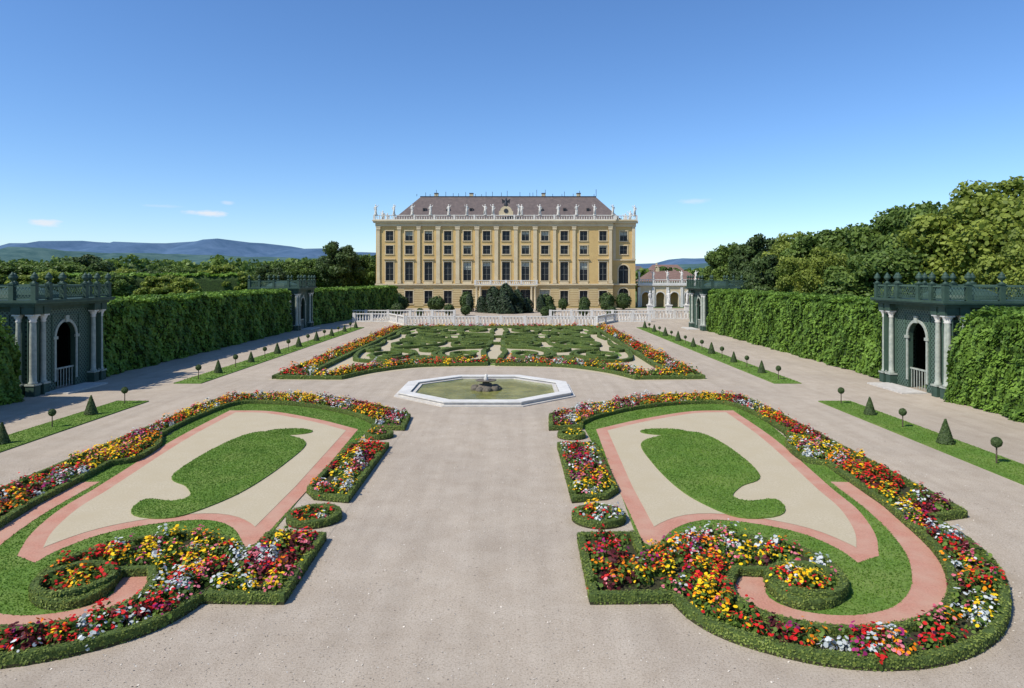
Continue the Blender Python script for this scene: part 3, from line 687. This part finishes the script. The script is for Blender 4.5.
W.add([(XL,YP+26,0),(XR,YP+26,0),(XR,YP+26,ZW),(XL,YP+26,ZW)],[(0,1,2,3)],'ochre')
for k in range(9):
    z=.45+k*.52
    edges=[XL]
    for i,c_ in enumerate(bays[:12]):
        hwid=1.29 if 4<=i<=8 else 1.09
        hit=(z+.4>-.1 and z<4.35) if 4<=i<=8 else (z+.4>.75 and z<4.15)
        if hit: TR.box(edges[-1]+.004,c_-hwid,YP-.07,YP,z,z+.42,'cream2'); edges.append(c_+hwid)
    TR.box(edges[-1],XS-.004,YP-.07,YP,z,z+.42,'cream2')
pil=[XL+.55]+[(bays[i]+bays[i+1])/2 for i in range(10)]+[XS-.55]
for i,p in enumerate(pil):
    w=.42 if 3<=i<=8 else .34
    TR.box(p-w-.1,p+w+.1,YP-.36,YP,5.55,6.3,'cream'); TR.box(p-w,p+w,YP-.28,YP,6.3,17.7,'cream'); TR.box(p-w-.12,p+w+.12,YP-.38,YP,17.7,18.2,'cream')
    TR.box(p-w-.18,p+w+.18,YP-.42,YP,18.2,18.4,'cream')
TR.box(XL-.15,XS+.1,YP-.45,YP,5.15,5.5,'cream')
TR.box(XL-.1,XS+.05,YP-.30,YP-.002,18.42,19.2,'cream'); TR.box(XL-.5,XS+.45,YP-.75,YP+.2,19.2,19.55,'cream'); TR.box(XL-.7,XS+.6,YP-.95,YP+.2,19.55,19.8,'cream')
TR.box(XS+.1,XR+.15,YP+1.0,YP+1.4,5.15,5.5,'cream'); TR.box(XS+.1,XR+.1,YP+1.1,YP+1.395,18.42,19.2,'cream'); TR.box(XS+.61,XR+.5,YP+.65,YP+1.6,19.2,19.79,'cream')
TR.box(XS+.1,XR+.1,YP+1.1,YP+1.39,10.75,11.05,'cream')
for p in(XS+.5,XR-.45): TR.box(p-.35,p+.35,YP+1.12,YP+1.385,11.1,18.4,'cream')
W.box(XL,XR,YP+.3,YP+26,19.75,20.02,'cream')
TR.box(XC-7.0,XC+7.0,YP-3.0,YP-.46,5.0,5.3,'cream'); balustrade(TR,(XC-6.8,YP-2.8),(XC+6.8,YP-2.8),z=5.3,h=1.0,sp=.45,pier=3.4)
for u in(-6.5,-5.7,-2.4,2.4,5.7,6.5): TR.lathe(XC+u,YP-2.6,[(.3,0),(.3,.3),(.25,.4),(.22,4.5),(.32,4.8),(.32,5.0)],'cream',10)
balustrade(TR,(XL-.3,YP-.35),(XS+.3,YP-.35),z=19.82,h=1.15,sp=.5,pier=BS,seg=5); balustrade(TR,(XS+.9,YP+1.1),(XR+.2,YP+1.1),z=19.82,h=1.15,sp=.5,pier=3,seg=5)
def hip(x0,x1,y0,y1,z0,a0,a1,b0,b1,z1,k='roof'):
    RF.add([(x0,y0,z0),(x1,y0,z0),(x1,y1,z0),(x0,y1,z0),(a0,b0,z1),(a1,b0,z1),(a1,b1,z1),(a0,b1,z1)],[(0,1,5,4),(1,2,6,5),(2,3,7,6),(3,0,4,7),(4,5,6,7)],k)
hip(XL+3.6,XR-3.2,YP+1.2,YP+25,20.1,XL+9,XR-8.2,YP+8,YP+18,26.0)
RF.box(XL+8.9,XR-8.1,YP+7.9,YP+18.1,26.0,26.2,'metal')
for i,x in enumerate((XC-17,XC-8.5,XC+9,XC+17.5)):
    RF.box(x-.45,x+.45,YP+11,YP+12.2,25.5,27.2,'cream'); RF.box(x-.52,x+.52,YP+10.9,YP+12.3,27.2,27.35,'roof')
for i in range(26):
    x=XC+(-12.5+i)*1.7+rng.normal()*.5; hgt=.5+1.2*rng.random()**2; RF.box(x-.05,x+.05,YP+8.2,YP+8.3,26.2,26.2+hgt,'metal')
for i in range(8):
    x=XC+(-3.5+i)*5.4
    if abs(x-XC)<3.5: continue
    RF.box(x-.4,x+.4,YP+3.6,YP+5.4,22.1,23.0,'roof'); RF.box(x-.27,x+.27,YP+3.57,YP+3.6,22.25,22.85,'glass')
RF.box(XC-1.6,XC+1.6,YP-.3,YP+1.2,20.9,21.9,'cream')
RF.add([(XC-1.3*math.cos(a),YP-.3,21.9+1.1*math.sin(a)) for a in np.linspace(0,math.pi,12)]+[(XC-1.3*math.cos(a),YP+1.2,21.9+1.1*math.sin(a)) for a in np.linspace(0,math.pi,12)],
  [tuple(range(12)),tuple(range(12,24))]+[(i,i+1,13+i,12+i) for i in range(11)],'cream')
c_=[(XC+.5*math.cos(a),YP-.38,21.9+.5*math.sin(a)) for a in np.linspace(0,2*math.pi,20,endpoint=False)]; RF.add(c_,[tuple(range(20))],'metal')
RF.lathe(XC,YP,[(.4,23.0),(.45,23.3),(.3,24.0),(.18,24.5),(.22,24.7),(.05,24.9)],'metal',8)
RF.add([(XC,YP,24.1),(XC-1.0,YP-.1,24.7),(XC-.8,YP,23.5),(XC+1.0,YP-.1,24.7),(XC+.8,YP,23.5)],[(0,1,2),(0,3,4)],'metal')
W.obj('walls',pal);GL.obj('window_glass',pal);FR.obj('window_frames',pal);TR.obj('stucco_trim',pal);RF.obj('roof',pal)
n=13
for i in range(n+1):
    x=XL+(XS-XL)*i/n
    if abs(x-XC)<1.5: continue
    statue(x,YP-.35,21.0,1.15,pal)
statue(XR-.2,YP+1.1,21.,1.15,pal)
for x,y in((XL,YP+8),(XL,YP+14),(XR,YP+8),(XR,YP+15)): statue(x,y,20.1,1.3,pal)
for x in (XC-2.9,XC+2.9): statue(x,YP-.2,21.0,1.2,pal)

def arcade(name,x0,x1,y,h,n,depth=3.,k='cream'):
    p=empty(name); mb=MB(); mb.T=lambda u,v,z:(u,y+v,z); w=(x1-x0)/n
    for i in range(n):
        a=x0+i*w; arch_panel(mb,a,a+w,0,h,a+w/2,w*.3,h*.5,k,0,.8); arch_ring(mb,a+w/2,w*.3,h*.5,.2,.2,'stonewhite',-.1,.001)
        mb.box(a-.3,a+.3,-.25,-.004,0,h-.4,'stonewhite')
    mb.box(x0-.3,x1+.3,-.4,depth,h,h+.45,'stonewhite'); mb.box(x0,x1,depth-.3,depth,0,h-.003,'ochre'); 
    mb.T=None; balustrade(mb,(x0,y-.1),(x1,y-.1),z=h+.45,h=1.0,sp=.5,pier=w,seg=5); mb.obj('arches',p)
    for i in range(n+1): statue(x0+i*w,y-.1,h+1.45,1.,p)
arcade('arcade_wing',29.5,46.0,158.,5.0,5)
for x in(31.,34.5,38.,42.): 
    mbs=MB(); mbs.box(-.5,.5,-.5,.5,0,1.6,'stonewhite'); mbs.box(-.6,.6,-.6,.6,1.6,1.8,'stonewhite'); p=mbs.obj('garden_statue'); p.location=(x-5,128,0); statue(0,0,1.8,1.3,p,'figure')
def house(name,x0,x1,y0,y1,h,rh,k='cream',rk='roofred'):
    p=empty(name); mb=MB(); mb.box(x0,x1,y0,y1,0,h,k); n=int((x1-x0)/3)
    for i in range(n):
        for z in np.arange(1.2,h-1.5,3.2):
            x=x0+(i+.5)*(x1-x0)/n; mb.box(x-.55,x+.55,y0-.03,y0+.0,z,z+1.7,'glass'); mb.box(x-.7,x+.7,y0-.12,y0-.031,z-.15,z-.02,'frame')
    mb.obj('walls',p); mb=MB(); ym=(y0+y1)/2
    mb.add([(x0-.5,y0-.5,h),(x1+.5,y0-.5,h),(x1+.5,y1+.5,h),(x0-.5,y1+.5,h),(x0+3,ym,h+rh),(x1-3,ym,h+rh)],[(0,1,5,4),(1,2,5),(2,3,4,5),(3,0,4),(0,3,2,1)],rk)
    mb.box(x0+5,x0+6,ym-.5,ym+.5,h+rh-1.5,h+rh+1,'cream'); mb.obj('roof',p)
house('service_wing',42,60,215,229,5.6,3.4); house('town_house',60,78,300,315,7,4,'cream','roofred')
house('town_house',64,84,420,440,10,4,'stonewhite','roof'); house('town_house',88,110,430,450,10,5,'cream','roofred')

# ------------------------------------------------------------------ trees
def tree_data(h,r_,seed,leafk,nc=60,nl=260,ls=.2,zc=.60):
    rs=np.random.default_rng(seed); mb=MB()
    mb.cone((0,0,0),(0,0,h*.28),.045*h*.6,.032*h*.6,'bark',9); mb.cone((0,0,h*.28),(.02*h,0,h*.62),.032*h*.6,.012*h,'bark',8)
    cz=h*zc; rz=h*(1-zc)*.96
    cc_=[]
    while len(cc_)<nc:
        d=rnd_dirs(1,rs)[0]; q=(.45+.5*rs.random()**.6); p=np.array([d[0]*r_*q,d[1]*r_*q,cz+d[2]*rz*q*(1 if d[2]>0 else .85)])
        p[:2]*=1+.18*math.sin(3*math.atan2(d[1],d[0])+seed); cc_.append(p)
    for i in range(9):
        p=cc_[i*5%nc]; z0=h*(.25+.03*i); mb.cone((0,0,z0),tuple(p*.95),.012*h,.03,'bark',6)
    C=[];Nn=[];S=[];V=[]
    for p in cc_:
        cr=r_*(.14+.15*rs.random()); d=rnd_dirs(nl,rs); q=(.45+.75*rs.random(nl))[:,None]
        C.append(p+d*q*cr*np.array([1.1,1.1,.78])); Nn.append(d*.9+rs.normal(size=(nl,3))*.6+np.array([0,0,.25])); S.append(ls*(.5+.8*rs.random(nl)))
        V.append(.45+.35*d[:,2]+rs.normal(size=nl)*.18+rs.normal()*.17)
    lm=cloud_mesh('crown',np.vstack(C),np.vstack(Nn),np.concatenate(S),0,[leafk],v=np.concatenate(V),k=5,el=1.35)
    o=mb.obj('tmp'); tm=o.data; bpy.data.objects.remove(o); return tm,lm,h
TV=[tree_data(13,5.4,11,'treeleaf_a',nc=85,nl=400,ls=.17),tree_data(13,5.0,5,'treeleaf_c',nc=75,nl=380,ls=.17),tree_data(14,6.0,23,'treeleaf_b',nc=110,nl=460,ls=.14),tree_data(12,3.6,31,'treeleaf_b',nc=50,nl=280,ls=.17)]
def tree(v,x,y,h,wf=1.,name='deciduous_tree'):
    tm,lm,h0=TV[v]; s=h/h0; o=link(bpy.data.objects.new(name,tm)); o.location=(x,y,0); o.scale=(s*wf,s*wf,s); o.rotation_euler=(0,0,rng.random()*6.28)
    link(bpy.data.objects.new('crown',lm),o)
def TP(v,px,ytop,Y,wf=1.,name='deciduous_tree'):
    tree(v,(px-512)*Y/FO,Y,7+(277-ytop)*Y/FO,wf,name)
for a in[(2,1005,177,66,1.15),(2,1075,184,60,1.1),(2,962,220,74,1.),(0,910,199,80,.82),(0,868,221,88,.95),(0,832,227,92,.95),(2,795,232,100,.85),(1,757,234,112,.8),(0,735,241,122,.75),
         (0,884,246,68,1.2),(0,935,238,95,1.2),(2,815,248,78,.9),(1,778,254,86,1.0),(1,850,244,110,1.2),(2,1050,224,52,1.),(0,985,228,84,1.3),(0,722,262,135,.9),(1,745,266,100,.9)]:
    TP(*a)
for a in[(1,339,241,175,.9),(0,362,253,190,.9),(3,222,262,118,1.2),(3,205,268,122,1.2),(3,240,270,116,1.1),(0,316,258,200,1.1),(1,150,268,125,1.2),(3,125,266,130,1.3),(0,178,264,140,1.2),(1,88,254,150,1.3),(0,60,260,140,1.2),(0,20,260,120,1.3),(1,-10,258,130,1.2),(0,290,260,170,1.1),(1,270,264,150,1.1),(0,-60,250,110,1.3),(0,105,270,110,1.3),(3,50,268,95,1.3),(3,30,271,90,1.3),(3,160,273,100,1.4),(3,185,275,98,1.3)]:
    TP(*a)
C=[];Nn=[];V=[];S=[]
def blob(x,y,h,r_,n=900,ls=.55):
    nc=16
    for i in range(nc):
        d=rnd_dirs(1)[0]; q=.3+.55*rng.random(); p=np.array([x+d[0]*r_*q,y+d[1]*r_*q,h*.52+d[2]*h*.42*q]); m_=n//nc; dd=rnd_dirs(m_)
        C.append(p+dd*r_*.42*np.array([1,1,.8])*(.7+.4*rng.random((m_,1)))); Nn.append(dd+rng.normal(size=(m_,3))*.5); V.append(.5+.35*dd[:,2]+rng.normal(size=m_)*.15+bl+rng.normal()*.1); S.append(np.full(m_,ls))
for i in range(95):
    bl=rng.normal()*.25
    px=-140+i*5.6+rng.normal()*3; Y=210+rng.random()*120; ht=7+(277-(252+8*rng.random()))*Y/FO
    blob((px-512)*Y/FO,Y,ht,4.5+2.5*rng.random(),n=700)
for i in range(26):
    bl=rng.normal()*.25
    px=-60+i*11+rng.normal()*3; Y=150+rng.random()*30; blob((px-512)*Y/FO,Y,7+(277-(266+6*rng.random()))*Y/FO,4.,n=700,ls=.4)
for i in range(40):
    bl=rng.normal()*.2
    px=640+i*13+rng.normal()*4; Y=250+rng.random()*120; blob((px-512)*Y/FO,Y,7+(277-(265+5*rng.random()))*Y/FO,6.,n=600,ls=.65)
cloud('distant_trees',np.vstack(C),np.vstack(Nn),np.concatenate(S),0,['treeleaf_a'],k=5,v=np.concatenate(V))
hedge('clipped_hedge',-80,118,-46,118,4,7.3,dens=14,leaf=.3,side=-1)

def shrub_data(kind,seed):
    rs=np.random.default_rng(seed); n=1600; d=rnd_dirs(n,rs)
    if kind=='ball': C=d*np.array([1,1,1.])*(.85+.25*rs.random((n,1)))*(1+.12*np.sin(3*d[:,:1]*3+d[:,1:2]*5))+np.array([0,0,1.25]); prof=[(.15,0),(.12,.35),(.6,.55),(.82,1.2),(.6,1.9),(.05,2.1)]
    else:
        t=rs.random(n); an=rs.random(n)*6.283; rr=np.sqrt(np.maximum(0,1-t**2.2))*.85*(1+.25*np.sin(4*an+7*t)); C=np.stack([rr*np.cos(an),rr*np.sin(an),.1+t*(2.6+.3*rs.random(n))],1); d=np.stack([np.cos(an),np.sin(an),t+.1],1); prof=[(.6,0),(.68,.8),(.5,1.8),(.1,2.4)]
    mb=MB(); mb.lathe(0,0,prof,'hedgecore' if kind=='ball' else 'dark',10); o=mb.obj('tmp'); me=o.data; bpy.data.objects.remove(o)
    return me,cloud_mesh('leaves',C,d+rs.normal(size=(n,3))*.4,.10,0,['treeleaf_c' if kind=='ball' else 'yewleaf'],v=rs.random(n))
SB=shrub_data('ball',1);SY=shrub_data('yew',2)
def shrub(D,name,x,y,s,sz=None):
    o=link(bpy.data.objects.new(name,D[0])); o.location=(x,y,0); o.scale=(s,s,sz or s); o.rotation_euler=(0,0,rng.random()*6); link(bpy.data.objects.new('leaves',D[1]),o)
for x in(-8.5,-12.5,-16.5,-20.8,8.,12.,16.4,20.6): s_=.95+.6*rng.random(); shrub(SB,'round_shrub',AX+x+rng.normal()*.6,140+rng.normal()*2,s_,s_*(.85+.4*rng.random()))
for x,y,s,z in((-2.0,132,1.9,1.75),(.4,130,2.1,1.95),(2.6,131.5,1.8,1.55),(4.6,133,1.3,1.0),(-4.4,134,1.2,1.1),(7.4,136,1.,1.2),(-7.,137,.9,1.25)): shrub(SY,'yew_bush',AX+x,y,s,z)
for x in(-10.5,-6,7.0,10.,14.5,-14.5,18.5,-18.5): shrub(SB,'round_shrub',AX+x+rng.normal()*.5,120+rng.normal()*2,.6+.45*rng.random())
for x in(-23,-26.,22,25.5): shrub(SB,'round_shrub',AX+x,146,1.5)

# ------------------------------------------------------------------ hills
def hill(name,tab,Y,k,dy):
    xs=np.linspace(-700,1800,180); ty=np.interp(xs,[t[0] for t in tab],[t[1] for t in tab])+.7*np.sin(xs*.11)+.5*np.sin(xs*.27+1)
    vs=[];n=len(xs)
    for f,q in((0,-1.),(.35,-.7),(.6,-.45),(.85,-.2),(1,0),(.55,.6),(0,1.2)):
        for i,(x,y_) in enumerate(zip(xs,ty)):
            z=max(1,7+(HY-y_)*Y/FO)*f*(1+(.16*math.sin(x*.07+f*5)+.08*math.sin(x*.19+f*9) if 0<f<1 else 0)); yy=Y+q*dy; vs.append(((x-512)*Y/FO,yy,z-2))
    fs=[(a*n+i,a*n+i+1,(a+1)*n+i+1,(a+1)*n+i) for a in range(6) for i in range(n-1)]
    mb=MB(); mb.add(vs,fs,k,True); mb.obj(name)
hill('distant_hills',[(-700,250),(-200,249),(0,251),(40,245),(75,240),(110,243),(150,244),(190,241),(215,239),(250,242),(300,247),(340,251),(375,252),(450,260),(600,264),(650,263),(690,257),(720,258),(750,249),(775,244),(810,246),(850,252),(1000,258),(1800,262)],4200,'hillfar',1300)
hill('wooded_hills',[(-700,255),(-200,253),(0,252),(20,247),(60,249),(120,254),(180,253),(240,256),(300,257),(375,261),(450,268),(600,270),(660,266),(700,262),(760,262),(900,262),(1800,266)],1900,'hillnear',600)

# ------------------------------------------------------------------ light, sky, camera
SD=Vector((-.70,-.46,1.0)).normalized()
sun=bpy.data.lights.new('sun','SUN'); sun.energy=5.0; sun.angle=math.radians(.5); sun.color=(1,.94,.84)
so=bpy.data.objects.new('sun',sun); so.rotation_euler=(-SD).to_track_quat('-Z','Y').to_euler(); link(so)
w=bpy.data.worlds.new('World'); scene.world=w; w.use_nodes=True; nt=w.node_tree; N=nt.nodes; L=nt.links
bg=N['Background']; sk=N.new('ShaderNodeTexSky'); sk.sky_type='NISHITA'; sk.sun_disc=False
sk.sun_elevation=math.asin(SD.z); sk.sun_rotation=math.atan2(SD.x,SD.y)%(2*math.pi); sk.air_density=1.0; sk.dust_density=.15; sk.ozone_density=4.; sk.altitude=300
hs=N.new('ShaderNodeHueSaturation'); hs.inputs['Saturation'].default_value=1.1; hs.inputs['Value'].default_value=1.0; L.new(sk.outputs[0],hs.inputs['Color'])
tn=N.new('ShaderNodeMixRGB'); tn.blend_type='MULTIPLY'; tn.inputs['Fac'].default_value=1; tn.inputs['Color2'].default_value=(.90,1.0,1.15,1); L.new(hs.outputs[0],tn.inputs['Color1'])
tc=N.new('ShaderNodeTexCoord')
n1=N.new('ShaderNodeTexNoise'); n1.inputs['Scale'].default_value=30; n1.inputs['Detail'].default_value=6; n1.inputs['Roughness'].default_value=.65
mp=N.new('ShaderNodeMapping'); mp.inputs['Scale'].default_value=(1,1,3.5); L.new(tc.outputs['Generated'],mp.inputs['Vector']); L.new(mp.outputs[0],n1.inputs['Vector'])
last=tn.outputs[0]
for (px,py,wx,wz,st) in((204,213,.034,.0062,.85),(46,223,.020,.0065,.8),(698,201,.036,.006,.35),(228,203,.012,.004,.4),(160,206,.03,.003,.2)):
    d=Vector(((px-512)/FO,1,(HY-py)/FO)).normalized()
    m1=N.new('ShaderNodeMapping'); m1.vector_type='TEXTURE'; m1.inputs['Location'].default_value=tuple(d); m1.inputs['Scale'].default_value=(wx,wx*2,wz); L.new(tc.outputs['Generated'],m1.inputs['Vector'])
    ln=N.new('ShaderNodeVectorMath'); ln.operation='LENGTH'; L.new(m1.outputs[0],ln.inputs[0])
    a=N.new('ShaderNodeMath'); a.operation='MULTIPLY_ADD'; a.inputs[1].default_value=1.9; L.new(n1.outputs['Fac'],a.inputs[0]); a.inputs[2].default_value=-.15
    s_=N.new('ShaderNodeMath'); s_.operation='SUBTRACT'; L.new(a.outputs[0],s_.inputs[0]); L.new(ln.outputs['Value'],s_.inputs[1])
    q=N.new('ShaderNodeMath'); q.operation='MULTIPLY'; q.inputs[1].default_value=st*1.6; q.use_clamp=True; L.new(s_.outputs[0],q.inputs[0])
    q2=N.new('ShaderNodeMath'); q2.operation='MINIMUM'; q2.inputs[1].default_value=st; L.new(q.outputs[0],q2.inputs[0])
    mx=N.new('ShaderNodeMixRGB'); mx.inputs['Color2'].default_value=(5.8,6.0,6.4,1); L.new(q2.outputs[0],mx.inputs['Fac']); L.new(last,mx.inputs['Color1']); last=mx.outputs[0]
L.new(last,bg.inputs['Color']); bg.inputs['Strength'].default_value=.145
cam=bpy.data.cameras.new('camera'); co=bpy.data.objects.new('camera',cam); link(co); co.location=(0,0,CH); co.rotation_euler=(math.radians(90),0,0)
cam.sensor_width=36; cam.lens=FO/1024*36; cam.shift_y=-(344-HY)/1024; cam.clip_end=20000; cam.clip_start=.1
scene.camera=co
scene.view_settings.view_transform='Standard'; scene.view_settings.look='None'; scene.view_settings.exposure=0
